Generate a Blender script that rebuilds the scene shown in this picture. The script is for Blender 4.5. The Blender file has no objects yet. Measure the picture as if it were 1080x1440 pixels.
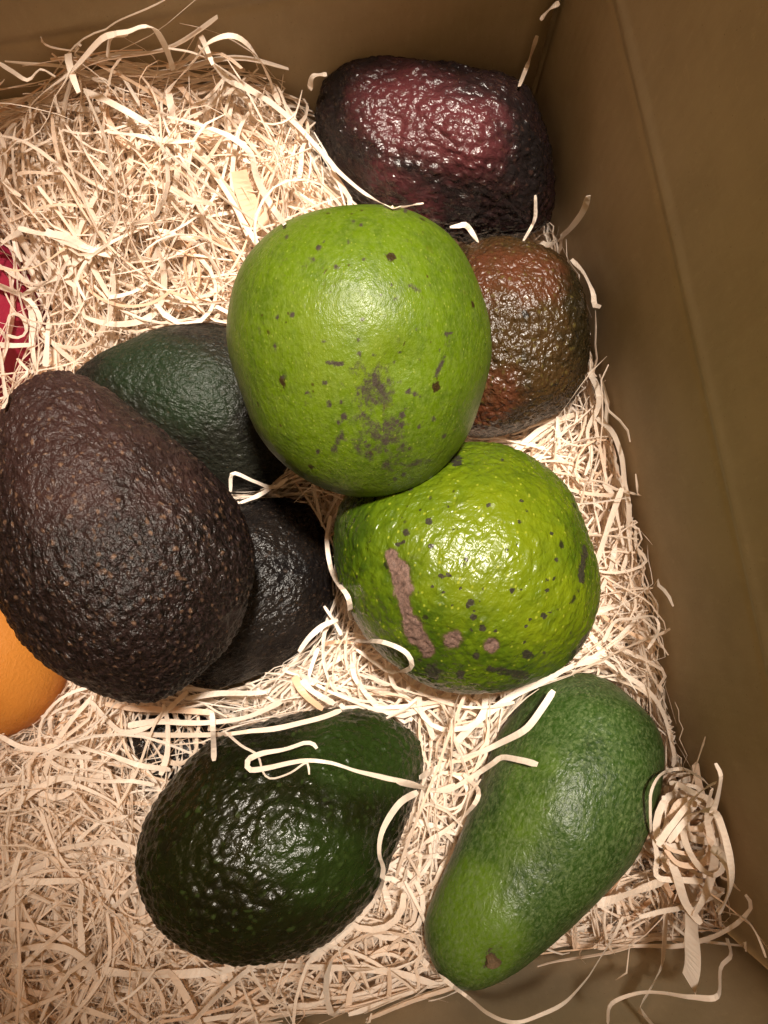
import bpy, math, random
import numpy as np
from mathutils import Vector, Matrix, noise
from mathutils.bvhtree import BVHTree

rng = np.random.default_rng(7)
random.seed(7)
SC = bpy.context.scene
COL = SC.collection

# ---------------------------------------------------------------- camera
F_PX = 1047.0                      # focal length in pixels of the 1080 x 1440 frame
CAM = np.array([0.0, 0.0, 0.30])
TILT = math.radians(9.0)
FW = np.array([0, math.sin(TILT), -math.cos(TILT)])
RT = np.array([1.0, 0, 0])
UP = np.cross(RT, FW)
cd = bpy.data.cameras.new('camera')
cam = bpy.data.objects.new('camera', cd)
COL.objects.link(cam)
cd.sensor_fit = 'VERTICAL'
cd.sensor_height = 36.0
cd.lens = 36.0 * F_PX / 1440.0
cd.clip_start, cd.clip_end = 0.005, 50
cam.location = CAM
cam.rotation_euler = (TILT, 0, 0)
SC.camera = cam

# ---------------------------------------------------------------- light
w = bpy.data.worlds.new('World')
SC.world = w
w.use_nodes = True
bg = w.node_tree.nodes['Background']
bg.inputs[0].default_value = (1.0, 0.60, 0.29, 1)
bg.inputs[1].default_value = 1.02

ld = bpy.data.lights.new('ceiling_lamp', 'SPOT')
lamp = bpy.data.objects.new('ceiling_lamp', ld)
COL.objects.link(lamp)
LP = Vector((0.12, 0.295, 1.6))
lamp.location = LP
lamp.rotation_euler = (Vector((0.022, 0.088, 0.0)) - LP).to_track_quat('-Z', 'Y').to_euler()
ld.energy = 355
ld.color = (1.0, 0.91, 0.79)
ld.shadow_soft_size = 0.085
ld.spot_size = math.radians(18)
ld.spot_blend = 1.0

SC.view_settings.view_transform = 'Standard'
SC.view_settings.look = 'None'
SC.view_settings.exposure = 0.0
SC.view_settings.gamma = 1.0
SC.cycles.use_denoising = True
SC.cycles.use_adaptive_sampling = True
SC.cycles.adaptive_threshold = 0.035
SC.cycles.max_bounces = 6
SC.cycles.diffuse_bounces = 5
SC.cycles.glossy_bounces = 2
SC.cycles.transmission_bounces = 4
SC.cycles.caustics_reflective = False
SC.cycles.caustics_refractive = False


# ---------------------------------------------------------------- helpers
def unproject(px, py, z):
    """the point at height z seen at a pixel of the photograph"""
    d = FW * F_PX + RT * (px - 540) - UP * (py - 720)
    return CAM + d * ((z - CAM[2]) / d[2])

def project(P):
    v = np.asarray(P) - CAM
    q = v @ FW
    return 540 + F_PX * (v @ RT) / q, 720 - F_PX * (v @ UP) / q, q

def tag(o, label=None, cat=None, group=None, kind=None):
    if label: o['label'] = label
    if cat: o['category'] = cat
    if group: o['group'] = group
    if kind: o['kind'] = kind
    return o

def link(name, me, mat=None, parent=None):
    o = bpy.data.objects.new(name, me)
    COL.objects.link(o)
    if mat is not None: me.materials.append(mat)
    if parent is not None: o.parent = parent
    return o

def mesh_np(name, verts, faces, smooth=True):
    """quick mesh from a vertex array and an (n,4) or list face array"""
    me = bpy.data.meshes.new(name)
    verts = np.asarray(verts, dtype=np.float32)
    if isinstance(faces, np.ndarray):
        nf, k = faces.shape
        me.vertices.add(len(verts)); me.vertices.foreach_set('co', verts.ravel())
        me.loops.add(nf * k); me.loops.foreach_set('vertex_index', faces.astype(np.int32).ravel())
        me.polygons.add(nf)
        me.polygons.foreach_set('loop_start', np.arange(0, nf * k, k, dtype=np.int32))
        me.update(calc_edges=True)
    else:
        me.from_pydata(verts.tolist(), [], faces)
    me.validate()
    me.polygons.foreach_set('use_smooth', np.full(len(me.polygons), smooth))
    me.update()
    return me

def attr(me, name, vals):
    a = me.attributes.new(name, 'FLOAT', 'POINT')
    a.data.foreach_set('value', np.asarray(vals, dtype=np.float32))

def fbm(p, s, o=3):
    return noise.fractal(Vector((p[0] * s, p[1] * s, p[2] * s)), 0.9, 2.1, o)


# ---------------------------------------------------------------- materials
class NT:
    """small node-tree writer"""
    def __init__(s, name):
        s.m = bpy.data.materials.new(name)
        s.m.use_nodes = True
        s.t = s.m.node_tree
        s.b = s.t.nodes['Principled BSDF']
    def n(s, typ, **kw):
        nd = s.t.nodes.new(typ)
        for k, v in kw.items():
            if k.startswith('_'): setattr(nd, k[1:], v)
        for k, v in kw.items():
            if not k.startswith('_'): s.set(nd.inputs[k], v)
        return nd
    def set(s, sock, v):
        if isinstance(v, bpy.types.NodeSocket): s.t.links.new(v, sock)
        elif isinstance(v, (tuple, list)) and len(v) == 3 and sock.type == 'RGBA': sock.default_value = (*v, 1)
        else: sock.default_value = v
    def mix(s, f, a, b, mode='MIX'):
        nd = s.n('ShaderNodeMix', _data_type='RGBA', _blend_type=mode)
        s.set(nd.inputs[0], f); s.set(nd.inputs[6], a); s.set(nd.inputs[7], b)
        return nd.outputs[2]
    def math(s, op, a, b=0.0, clamp=False):
        nd = s.n('ShaderNodeMath', _operation=op, _use_clamp=clamp)
        s.set(nd.inputs[0], a); s.set(nd.inputs[1], b)
        return nd.outputs[0]
    def ramp(s, v, lo, hi, a=0.0, b=1.0):
        nd = s.n('ShaderNodeMapRange', _interpolation_type='SMOOTHSTEP')
        for i, q in enumerate((v, lo, hi, a, b)): s.set(nd.inputs[i], q)
        return nd.outputs[0]
    def noise(s, vec, scale, detail=3.0, rough=0.55, dist=0.0):
        nd = s.n('ShaderNodeTexNoise', Vector=vec, Scale=scale, Detail=detail, Roughness=rough, Distortion=dist)
        return nd.outputs[0]
    def vor(s, vec, scale, feature='F1', rnd=1.0, smooth=None):
        nd = s.n('ShaderNodeTexVoronoi', _feature=feature, Vector=vec, Scale=scale, Randomness=rnd)
        if smooth is not None: nd.inputs['Smoothness'].default_value = smooth
        return nd
    def coords(s, scale=(100, 100, 100)):
        tc = s.n('ShaderNodeTexCoord')
        mp = s.n('ShaderNodeMapping', Vector=tc.outputs['Object'])
        mp.inputs['Scale'].default_value = scale
        return mp.outputs[0]
    def attr(s, name):
        return s.n('ShaderNodeAttribute', _attribute_name=name).outputs['Fac']


def skin(name, base, deep, blush, rough=0.35, pebble=4.0, bump=0.5, dots=None, dots_amt=0.5,
         spots=None, spot_amt=0.6, fleck=None, bloom=None, bloom_amt=0.0, fine=0.25, scab=(0.20, 0.115, 0.085),
         dark=(0.035, 0.024, 0.018), stretch=0.75, mott=1.0, spec=0.35, dot_s=5.2, soft=0.0):
    t = NT(name)
    v = t.coords((100 * stretch, 100, 100))
    warp = t.n('ShaderNodeTexNoise', Vector=v, Scale=1.6, Detail=2.0)
    wv = t.n('ShaderNodeVectorMath', _operation='MULTIPLY_ADD')
    t.set(wv.inputs[0], warp.outputs['Color']); wv.inputs[1].default_value = (.35, .35, .35); t.set(wv.inputs[2], v)
    wv = wv.outputs[0]
    n1 = t.noise(v, 0.42, 4.0, 0.6)
    n2 = t.noise(v, 2.2, 3.0, 0.65)
    c = t.mix(t.ramp(t.math('ADD', n1, t.math('MULTIPLY', t.math('SUBTRACT', n2, 0.5), 0.6 * mott)), 0.38, 0.66), base, deep)
    bl = t.attr('blush')
    blf = t.ramp(t.math('ADD', bl, t.math('MULTIPLY', t.math('SUBTRACT', t.noise(v, 1.3, 5.0, 0.65), 0.5), 1.1)), 0.12, 0.95)
    c = t.mix(blf, c, blush)
    lumps = t.noise(wv, pebble, 2.0, 0.5)
    if fleck:                                # nodule tips of their own colour
        rc = t.vor(wv, pebble * 1.15, 'F1')
        rd = t.math('ADD', rc.outputs['Distance'], t.math('MULTIPLY', t.math('SUBTRACT', lumps, 0.5), -0.9))
        g = t.n('ShaderNodeSeparateColor', Color=rc.outputs['Color']).outputs[0]
        f = t.math('MULTIPLY', t.ramp(g, 0.45, 0.9), t.ramp(rd, 0.45, 0.05))
        c = t.mix(t.math('MULTIPLY', f, fleck[3]), c, fleck[:3])
    if dots:                                 # lenticels
        d1 = t.vor(v, dot_s, 'F1')
        g = t.n('ShaderNodeSeparateColor', Color=d1.outputs['Color']).outputs[1]
        f = t.math('MULTIPLY', t.ramp(d1.outputs['Distance'], 0.27, 0.10), t.ramp(g, 0.35, 0.75))
        c = t.mix(t.math('MULTIPLY', f, dots_amt), c, dots)
    if bloom:
        c = t.mix(t.math('MULTIPLY', t.ramp(t.noise(wv, 7.5, 3.0, 0.75), 0.36, 0.74), bloom_amt), c, bloom)
    if spots:
        d2 = t.vor(wv, 1.15, 'F1')
        g = t.n('ShaderNodeSeparateColor', Color=d2.outputs['Color']).outputs[2]
        sz = t.math('MULTIPLY', t.ramp(g, 0.30, 1.0), 0.15)
        dd = t.math('ADD', d2.outputs['Distance'], t.math('MULTIPLY', t.math('SUBTRACT', t.noise(v, 7.0, 3.0), 0.5), 0.25))
        f = t.ramp(t.math('SUBTRACT', sz, dd), -0.03, 0.03)
        f2 = t.ramp(t.noise(v, 0.8, 6.0, 0.75), 0.60, 0.72)
        c = t.mix(t.math('MULTIPLY', f, spot_amt), c, spots)
        c = t.mix(t.math('MULTIPLY', f2, spot_amt * 0.45), c, (spots[0] * 2.6, spots[1] * 3.0, spots[2] * 1.8))
        d3 = t.vor(wv, 2.6, 'F1')
        g = t.n('ShaderNodeSeparateColor', Color=d3.outputs['Color']).outputs[0]
        f = t.ramp(t.math('SUBTRACT', t.math('MULTIPLY', t.ramp(g, 0.25, 1.0), 0.13), d3.outputs['Distance']), -0.05, 0.05)
        c = t.mix(t.math('MULTIPLY', f, spot_amt * 0.8), c, (spots[0] * 1.3, spots[1] * 1.2, spots[2]))
    wob = t.math('MULTIPLY', t.math('SUBTRACT', t.noise(v, 3.6, 4.0, 0.75), 0.5), 2.3)
    dk = t.ramp(t.math('ADD', t.attr('dark'), wob), 0.42 - soft, 0.62 + soft)
    c = t.mix(dk, c, t.mix(t.noise(v, 9.0), dark, tuple(min(1, q * 2.4) for q in dark)))
    sb = t.ramp(t.math('ADD', t.attr('scab'), t.math('MULTIPLY', wob, 0.6)), 0.40, 0.60)
    c = t.mix(t.math('MULTIPLY', t.ramp(t.math('ADD', t.attr('scab'), t.math('MULTIPLY', wob, 0.5)), 0.12, 0.5), 0.7), c, (0.050, 0.042, 0.014))
    c = t.mix(sb, c, t.mix(t.ramp(t.noise(v, 10.0, 4.0, 0.8), 0.35, 0.65), tuple(q * 0.45 for q in scab), scab))
    t.set(t.b.inputs['Base Color'], c)
    r = t.math('ADD', rough, t.math('MULTIPLY', t.math('SUBTRACT', n2, 0.5), 0.4))
    r = t.math('ADD', r, t.math('MULTIPLY', sb, 0.45), True)
    t.set(t.b.inputs['Roughness'], r)
    h = t.math('MULTIPLY', lumps, bump * 2.2)
    h = t.math('ADD', h, t.math('MULTIPLY', t.noise(v, 13.0, 2.0, 0.7), fine))
    bp = t.n('ShaderNodeBump', Strength=0.75, Distance=0.0009, Height=h)
    t.set(t.b.inputs['Normal'], bp.outputs[0])
    t.b.inputs['IOR'].default_value = 1.46
    t.b.inputs['Specular IOR Level'].default_value = spec
    return t.m

M = {}
M['lime'] = skin('lime_skin', (0.060, 0.100, 0.002), (0.042, 0.074, 0.002), (0.085, 0.122, 0.006), rough=0.38, pebble=5.0, spec=0.28, mott=1.8,
                 bump=0.22, dots=(0.17, 0.20, 0.03), dots_amt=0.6, dot_s=8.0, spots=(0.022, 0.014, 0.004), spot_amt=1.0, fine=0.30,
                 bloom=(0.115, 0.155, 0.03), bloom_amt=0.40, dark=(0.020, 0.016, 0.012), soft=0.24)
M['lime_pebbled'] = skin('lime_pebbled_skin', (0.058, 0.092, 0.003), (0.027, 0.052, 0.002), (0.096, 0.126, 0.003), rough=0.31, pebble=4.0,
                 bump=0.70, spec=0.40, dots=(0.24, 0.26, 0.025), dots_amt=0.65, spots=(0.014, 0.014, 0.006), spot_amt=0.95, fine=0.16,
                 dark=(0.014, 0.013, 0.008), scab=(0.140, 0.082, 0.062))
M['purple'] = skin('purple_skin', (0.008, 0.006, 0.006), (0.013, 0.006, 0.006), (0.066, 0.016, 0.018), rough=0.25, pebble=4.3,
                 bump=0.75, spec=0.38, fleck=(0.06, 0.028, 0.020, 0.45), fine=0.3)
M['russet'] = skin('russet_skin', (0.034, 0.018, 0.006), (0.016, 0.011, 0.004), (0.066, 0.020, 0.009), rough=0.28, pebble=4.6,
                 bump=1.2, spec=0.40, fleck=(0.080, 0.060, 0.016, 0.7), spots=(0.007, 0.006, 0.005), spot_amt=0.85, fine=0.4)
M['dusky_green'] = skin('dusky_green_skin', (0.008, 0.008, 0.005), (0.006, 0.005, 0.004), (0.008, 0.017, 0.006), rough=0.40, spec=0.24, pebble=5.6,
                 bump=0.7, bloom=(0.032, 0.034, 0.026), bloom_amt=0.45, fleck=(0.035, 0.040, 0.025, 0.5), fine=0.5)
M['brown'] = skin('brown_pebbled_skin', (0.0055, 0.0034, 0.0028), (0.0032, 0.0023, 0.0020), (0.030, 0.0140, 0.0120), rough=0.33, pebble=5.0,
                 bump=0.95, spec=0.27, fleck=(0.150, 0.085, 0.050, 0.75), bloom=(0.040, 0.023, 0.022), bloom_amt=0.55, fine=0.8, mott=2.0)
M['black'] = skin('black_skin', (0.008, 0.006, 0.005), (0.005, 0.004, 0.004), (0.014, 0.009, 0.008), rough=0.28, pebble=5.4,
                 bump=0.8, spec=0.33, fleck=(0.05, 0.03, 0.02, 0.5), fine=0.5)
M['bottle_green'] = skin('bottle_green_skin', (0.007, 0.009, 0.002), (0.005, 0.0055, 0.0015), (0.013, 0.025, 0.004), rough=0.27, pebble=3.9,
                 bump=0.60, spec=0.34, fleck=(0.036, 0.058, 0.014, 0.55), fine=0.22, mott=1.6)
M['leaf_green'] = skin('leaf_green_skin', (0.021, 0.049, 0.006), (0.013, 0.033, 0.004), (0.068, 0.122, 0.007), rough=0.36, pebble=6.0,
                 bump=0.30, spec=0.28, bloom=(0.105, 0.145, 0.055), bloom_amt=0.70, dots=(0.12, 0.165, 0.06), dots_amt=0.7, fine=0.22)
M['orange'] = skin('orange_peel', (0.58, 0.215, 0.034), (0.53, 0.185, 0.026), (0.60, 0.235, 0.045), rough=0.5, pebble=9.0, bump=0.16, fine=0.12)
M['crimson'] = skin('crimson_peel', (0.30, 0.018, 0.045), (0.22, 0.012, 0.035), (0.36, 0.03, 0.06), rough=0.42, pebble=9.0, bump=0.12, fine=0.1)

# stem scar
t = NT('stem_scar_bark')
v = t.coords()
t.set(t.b.inputs['Base Color'], t.mix(t.noise(v, 12.0, 5.0, 0.7), (0.030, 0.016, 0.008), (0.17, 0.10, 0.04)))
t.b.inputs['Roughness'].default_value = 0.8
t.set(t.b.inputs['Normal'], t.n('ShaderNodeBump', Strength=0.8, Distance=0.0005, Height=t.noise(v, 14.0, 4.0)).outputs[0])
M['scar'] = t.m

# wood wool: each strand has its own tint
t = NT('wood_strand')
ti = t.attr('tint')
c = t.mix(t.ramp(ti, 0.0, 0.75), (0.915, 0.755, 0.61), (0.95, 0.85, 0.75))
c = t.mix(t.ramp(ti, 0.80, 1.0), c, (0.88, 0.63, 0.43))
gr = t.noise(t.coords((300, 300, 300)), 2.0, 3.0, 0.75)
c = t.mix(t.math('MULTIPLY', t.ramp(gr, 0.48, 0.75), 0.30), c, (0.84, 0.62, 0.45))
t.set(t.b.inputs['Base Color'], c)
t.b.inputs['Roughness'].default_value = 0.45
tr = t.n('ShaderNodeBsdfTranslucent', Color=c)
ms = t.n('ShaderNodeMixShader', Fac=0.45)
t.t.links.new(t.b.outputs[0], ms.inputs[1]); t.t.links.new(tr.outputs[0], ms.inputs[2])
t.t.links.new(ms.outputs[0], t.t.nodes['Material Output'].inputs['Surface'])
M['wood'] = t.m

# kraft cardboard
t = NT('kraft_cardboard')
v = t.coords()
c = t.mix(t.ramp(t.noise(v, 0.35, 4.0, 0.6), 0.35, 0.7), (0.385, 0.305, 0.195), (0.340, 0.268, 0.168))
c = t.mix(t.math('MULTIPLY', t.ramp(t.noise(t.coords((260, 260, 60)), 3.0, 4.0, 0.7), 0.5, 0.8), 0.4), c, (0.45, 0.365, 0.235))
fl = t.vor(v, 3.2, 'F1')
c = t.mix(t.math('MULTIPLY', t.ramp(fl.outputs['Distance'], 0.09, 0.03), 0.6), c, (0.13, 0.09, 0.05))
c = t.mix(t.math('MULTIPLY', t.ramp(t.noise(t.coords((40, 40, 160)), 1.6, 5.0, 0.75, 1.0), 0.56, 0.70), 0.18), c, (0.30, 0.235, 0.14))
c = t.mix(t.math('MULTIPLY', t.ramp(t.noise(v, 1.1, 5.0, 0.8, 0.6), 0.60, 0.68), 0.25), c, (0.50, 0.39, 0.25))
t.set(t.b.inputs['Base Color'], c)
t.b.inputs['Roughness'].default_value = 0.72
flute = t.n('ShaderNodeTexWave', _wave_type='BANDS', _bands_direction='X', Vector=t.coords((100, 100, 100)), Scale=0.62, Distortion=0.6)
h = t.math('ADD', t.math('MULTIPLY', flute.outputs['Fac'], 0.25), t.math('MULTIPLY', t.noise(v, 9.0, 5.0, 0.7), 0.7))
t.set(t.b.inputs['Normal'], t.n('ShaderNodeBump', Strength=0.22, Distance=0.0006, Height=h).outputs[0])
M['kraft'] = t.m

# ---------------------------------------------------------------- the box
YAW = math.radians(10.5)
BX = np.array([math.cos(YAW), math.sin(YAW)])        # along the back wall
BY = np.array([-math.sin(YAW), math.cos(YAW)])       # along the side wall
CORNER = np.array([0.130, -0.112])                   # inner front right corner
BW, BD = 0.365, 0.347                                # inner width and depth
ZF, ZT = -0.062, 0.36                               # floor and rim
TH = 0.004
box = bpy.data.objects.new('cardboard_box', None)
COL.objects.link(box)
box.location = (CORNER[0], CORNER[1], ZF)
box.rotation_euler = (0, 0, YAW)
tag(box, 'open brown cardboard box holding the fruit and wood wool', 'box')

def to_box(x, y):
    dx, dy = x - CORNER[0], y - CORNER[1]
    return dx * BX[0] + dy * BX[1], dx * BY[0] + dy * BY[1]      # (-BW..0, 0..BD)

def from_box(a, b):
    return CORNER[0] + a * BX[0] + b * BY[0], CORNER[1] + a * BX[1] + b * BY[1]

def panel(length, seed, c0, c1):
    """a board standing in local XZ, inner face at y=0, with a pressed crease running along it"""
    H = ZT - ZF
    zc = lambda u: (c0 + (c1 - c0) * u) - ZF
    us = np.linspace(0, 1, 41)
    rows = np.concatenate([np.linspace(0, 1, 15)[:-1] * 0.93, [0.955, 0.97, 0.98, 0.988, 0.994, 1.0, 1.006, 1.012, 1.02, 1.03, 1.045],
                           1.07 + np.linspace(0, 1, 15)])
    vs = []
    for side in (0, 1):
        for r in rows:
            for u in us:
                z = zc(u) * r if r <= 1.07 else zc(u) * 1.07 + (r - 1.07) * (H - zc(u) * 1.07)
                e = (r - 1.0) * zc(u)
                dent = -0.0006 * math.exp(-(e / 0.0016) ** 2) + 0.0004 * math.exp(-((e - 0.004) / 0.002) ** 2)
                lean = 0.022 * max(0.0, e) * (0 if r > 1.07 else 1) + (0.022 * (z - zc(u)) if r > 1.07 else 0)
                bow = 0.0022 * math.sin(math.pi * u) * math.sin(math.pi * min(1, z / H)) \
                    + 0.00025 * noise.noise(Vector((u * 4, z * 16, seed)))
                y = -dent + lean + bow
                vs.append((u * length, y + side * TH, z))
    nr, nu = len(rows), len(us)
    f = []
    for s in (0, 1):
        o = s * nr * nu
        for i in range(nr - 1):
            for j in range(nu - 1):
                q = [o + i * nu + j, o + i * nu + j + 1, o + (i + 1) * nu + j + 1, o + (i + 1) * nu + j]
                f.append(q if s == 0 else q[::-1])
    o = nr * nu
    for j in range(nu - 1):
        f.append([j + 1, j, o + j, o + j + 1])
        k = (nr - 1) * nu + j
        f.append([k, k + 1, o + k + 1, o + k])
    for i in range(nr - 1):
        k = i * nu
        f.append([k, k + nu, o + k + nu, o + k])
        k = i * nu + nu - 1
        f.append([k + nu, k, o + k, o + k + nu])
    return mesh_np('side_panel', vs, f)

GAP = 0.0036
def place_panel(length, seed, c0, c1, loc, rz):
    o = link('side_panel', panel(length, seed, c0, c1), M['kraft'], box)
    o.location = loc
    o.rotation_euler = (0, 0, rz)
    return o
# right, back, left, front: local y of a panel points outwards
place_panel(BD + 0.015, 3.1, 0.092, 0.066, (0, BD + 0.012, 0), -math.pi / 2)
place_panel(BW - GAP - 0.001, 8.7, 0.076, 0.076, (-BW + 0.001, BD, 0), 0)
place_panel(BD - 0.003, 5.2, 0.076, 0.076, (-BW, 0.0015, 0), math.pi / 2)
place_panel(BW - 0.003, 1.9, 0.074, 0.074, (-0.0015, 0, 0), math.pi)
def slab(name, x0, x1, y0, y1, z0, z1):
    vs = [(x, y, z) for z in (z0, z1) for y in (y0, y1) for x in (x0, x1)]
    return mesh_np(name, vs, [[0, 2, 3, 1], [4, 5, 7, 6], [0, 1, 5, 4], [2, 6, 7, 3], [0, 4, 6, 2], [1, 3, 7, 5]], False)
link('bottom_panel', slab('bottom_panel', -BW - 0.01, 0.01, -0.01, BD + 0.01, -TH - 0.001, -0.001), M['kraft'], box)
link('added_gap_backing', slab('added_gap_backing', -0.045, 0.0005, BD + 0.0125, BD + 0.0165, 0.0, ZT - ZF - 0.004), M['kraft'], box)  # unseen strip added behind the corner gap so that it stays dark

# added unseen rim flaps, folded back to keep light out of the corner slot
HB = ZT - ZF + 0.0012
def flap(x0, x1, y0, y1, droop):
    vs = []
    for z in (0.0, TH):
        for (x, y, k) in ((x0, y0, droop[0]), (x1, y0, droop[1]), (x1, y1, droop[2]), (x0, y1, droop[3])):
            vs.append((x, y, HB + z - k))
    link('added_top_flap', mesh_np('added_top_flap', vs, [[3, 2, 1, 0], [4, 5, 6, 7], [0, 1, 5, 4], [1, 2, 6, 5], [2, 3, 7, 6], [3, 0, 4, 7]], False), M['kraft'], box)
flap(-BW, 0.004, BD + 0.009, BD + 0.15, (0, 0, .05, .05))
flap(0.0135, 0.15, 0.0, BD, (0, .04, .04, 0))
flap(-BW, 0.0, -0.15, -0.0135, (.05, .05, 0, 0))
flap(-BW - 0.15, -BW - 0.0135, 0.0, BD, (.04, 0, 0, .04))

# ---------------------------------------------------------------- fruit
def spline_closed(pts, n=480):
    p = np.array(pts, float)
    k = len(p)
    seg = np.linalg.norm(np.roll(p, -1, 0) - p, axis=1)
    out = []
    for i in range(k):
        a, b, c, d = p[i - 1], p[i], p[(i + 1) % k], p[(i + 2) % k]
        m = max(3, int(n * seg[i] / seg.sum()))
        for t_ in np.linspace(0, 1, m, endpoint=False):
            out.append(0.5 * ((2 * b) + (c - a) * t_ + (2 * a - 5 * b + 4 * c - d) * t_ ** 2 + (3 * b - a - 3 * c + d) * t_ ** 3))
    out = np.array(out)
    for _ in range(6):
        out = (np.roll(out, 1, 0) + out * 2 + np.roll(out, -1, 0)) / 4
    return out

FRUIT = []

def blob_field(px, py, blobs):
    """soft blobs / strokes on the skin, as (points, radius, strength)"""
    f = np.zeros(len(px))
    for pts, r, s in blobs:
        pts = np.array(pts, float).reshape(-1, 2)
        if len(pts) == 1:
            d = np.hypot(px - pts[0, 0], py - pts[0, 1])
        else:
            d = np.full(len(px), 1e9)
            for a, b in zip(pts[:-1], pts[1:]):
                ab = b - a
                tt = np.clip(((px - a[0]) * ab[0] + (py - a[1]) * ab[1]) / (ab @ ab), 0, 1)
                d = np.minimum(d, np.hypot(px - a[0] - tt * ab[0], py - a[1] - tt * ab[1]))
        f = np.maximum(f, s * np.clip(1.5 - d / r, 0, 1))
    return f

def fruit(name, outline, z, axis_deg, thick, mat, label, cat, group=None, tilt=0.0, lump=0.0012, lump_s=28,
          peb=0.0004, peb_s=330, dark=(), scab=(), blush=(), dents=(), nA=240, nT=300, seed=0.0):
    ol = spline_closed(outline)
    cpx = (ol.min(0) + ol.max(0)) / 2
    P = unproject(cpx[0], cpx[1], z)
    wv = CAM - P; D = np.linalg.norm(wv); wv /= D
    u = RT - wv * (RT @ wv); u /= np.linalg.norm(u)
    v = np.cross(wv, u)
    # outline on the plane through the centre facing the camera
    loc = []
    for q in ol:
        d = FW * F_PX + RT * (q[0] - 540) - UP * (q[1] - 720)
        k = ((P - CAM) @ wv) / (d @ wv)
        X = CAM + d * k - P
        loc.append((X @ u, X @ v))
    loc = np.array(loc)
    rad = 0.5 * np.sqrt(np.prod(loc.max(0) - loc.min(0)))
    loc *= math.sqrt(max(0.5, 1 - (rad / D) ** 2))
    a_ = math.radians(axis_deg)
    e1 = math.cos(a_) * u + math.sin(a_) * v
    e2 = np.cross(wv, e1)
    A = loc @ np.array([math.cos(a_), math.sin(a_)])
    B = loc @ np.array([-math.sin(a_), math.cos(a_)])
    i0, i1 = int(A.argmin()), int(A.argmax())
    n = len(A)
    ch1 = [(i0 + k) % n for k in range((i1 - i0) % n + 1)]
    ch2 = [(i1 + k) % n for k in range((i0 - i1) % n + 1)][::-1]
    def chain(ix):
        aa = np.maximum.accumulate(A[ix]) + np.arange(len(ix)) * 1e-9
        return aa, B[ix]
    c1, c2 = chain(ch1), chain(ch2)
    amin, amax = A[i0], A[i1]
    sa = (amin + amax) / 2 - (amax - amin) / 2 * np.cos(np.linspace(0, math.pi, nA + 1))
    b1 = np.interp(sa, *c1); b2 = np.interp(sa, *c2)
    cen, hw = (b1 + b2) / 2, np.abs(b1 - b2) / 2
    # keep the ends round: blend to an ellipse end
    th = np.linspace(0, 2 * math.pi, nT, endpoint=False)
    V = [(amin, cen[0], 0.0)]
    for i in range(1, nA):
        ct, st = np.cos(th), np.sin(th)
        V += list(zip(np.full(nT, sa[i]), cen[i] + hw[i] * ct, thick * hw[i] * st))
    V.append((amax, cen[-1], 0.0))
    V = np.array(V)
    V[:, 2] += V[:, 0] * math.tan(math.radians(tilt))
    Fq = []
    idx = 1 + np.arange((nA - 1) * nT).reshape(nA - 1, nT)
    nx = np.roll(idx, -1, 1)
    quads = np.stack([idx[:-1], nx[:-1], nx[1:], idx[1:]], -1).reshape(-1, 4)
    last = len(V) - 1
    faces = quads.tolist() + [[0, int(nx[0, j]), int(idx[0, j])] for j in range(nT)] \
        + [[last, int(idx[-1, j]), int(nx[-1, j])] for j in range(nT)]
    me = mesh_np(name, V, faces)
    N = np.empty(len(V) * 3, np.float32)
    me.vertex_normals.foreach_get('vector', N)
    N = N.reshape(-1, 3)
    if (N * V).sum(1).mean() < 0:
        me.flip_normals(); N = -N
    Rm = np.stack([e1, e2, wv], 1)
    world = V @ Rm.T + P
    px, py, _ = project(world)
    front = (N @ Rm.T * (CAM - world)).sum(1) > 0
    off = seed * 13.7
    disp = np.empty(len(V))
    for i, q in enumerate(V):
        l = lump * noise.fractal(Vector((q[0] * lump_s + off, q[1] * lump_s, q[2] * lump_s)), 0.9, 2.1, 2)
        if peb:
            wq = 0.0012 * noise.noise(Vector(q) * 200)
            ds, _p = noise.voronoi(Vector(((q[0] * 0.75 + wq) * peb_s + off, (q[1] + wq) * peb_s, q[2] * peb_s)))
            h = 0.55 * min(1.0, (ds[1] - ds[0]) * 1.5) + 0.75 * (1.0 - min(1.0, ds[0] * 1.25) ** 1.6) - 0.6
            l += peb * h * (0.55 + 0.9 * (0.5 + 0.5 * noise.noise(Vector(q) * 55 + Vector((off, 3, 1)))))
        disp[i] = l
    for (dx, dy, r, depth) in dents:
        d2 = ((px - dx) ** 2 + (py - dy) ** 2) / r ** 2
        disp -= front * depth * np.exp(-d2)
    if len(scab):
        sf = blob_field(px, py, scab) * front
        for i in np.nonzero(sf > 0.3)[0]:
            q = V[i]
            e = min(1.0, (sf[i] - 0.3) / 0.35)
            disp[i] += e * (0.00006 + 0.00035 * noise.noise(Vector(q) * 650) - 0.0004 * (noise.noise(Vector(q) * 420) > 0.25))
    V2 = V + N * disp[:, None]
    me.vertices.foreach_set('co', V2.astype(np.float32).ravel())
    me.update()
    for nm, bl in (('dark', dark), ('scab', scab), ('blush', blush)):
        attr(me, nm, blob_field(px, py, bl) * front)
    o = link(name, me, mat)
    m4 = Matrix.Identity(4)
    for r in range(3):
        for c in range(3): m4[r][c] = Rm[r, c]
        m4[r][3] = P[r]
    o.matrix_world = m4
    tag(o, label, cat, group)
    FRUIT.append(dict(o=o, P=P, R=Rm, sa=sa, cen=cen, hw=hw, k=thick, tl=math.tan(math.radians(tilt)), ol=ol, D=D, me=me))
    return o

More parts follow.
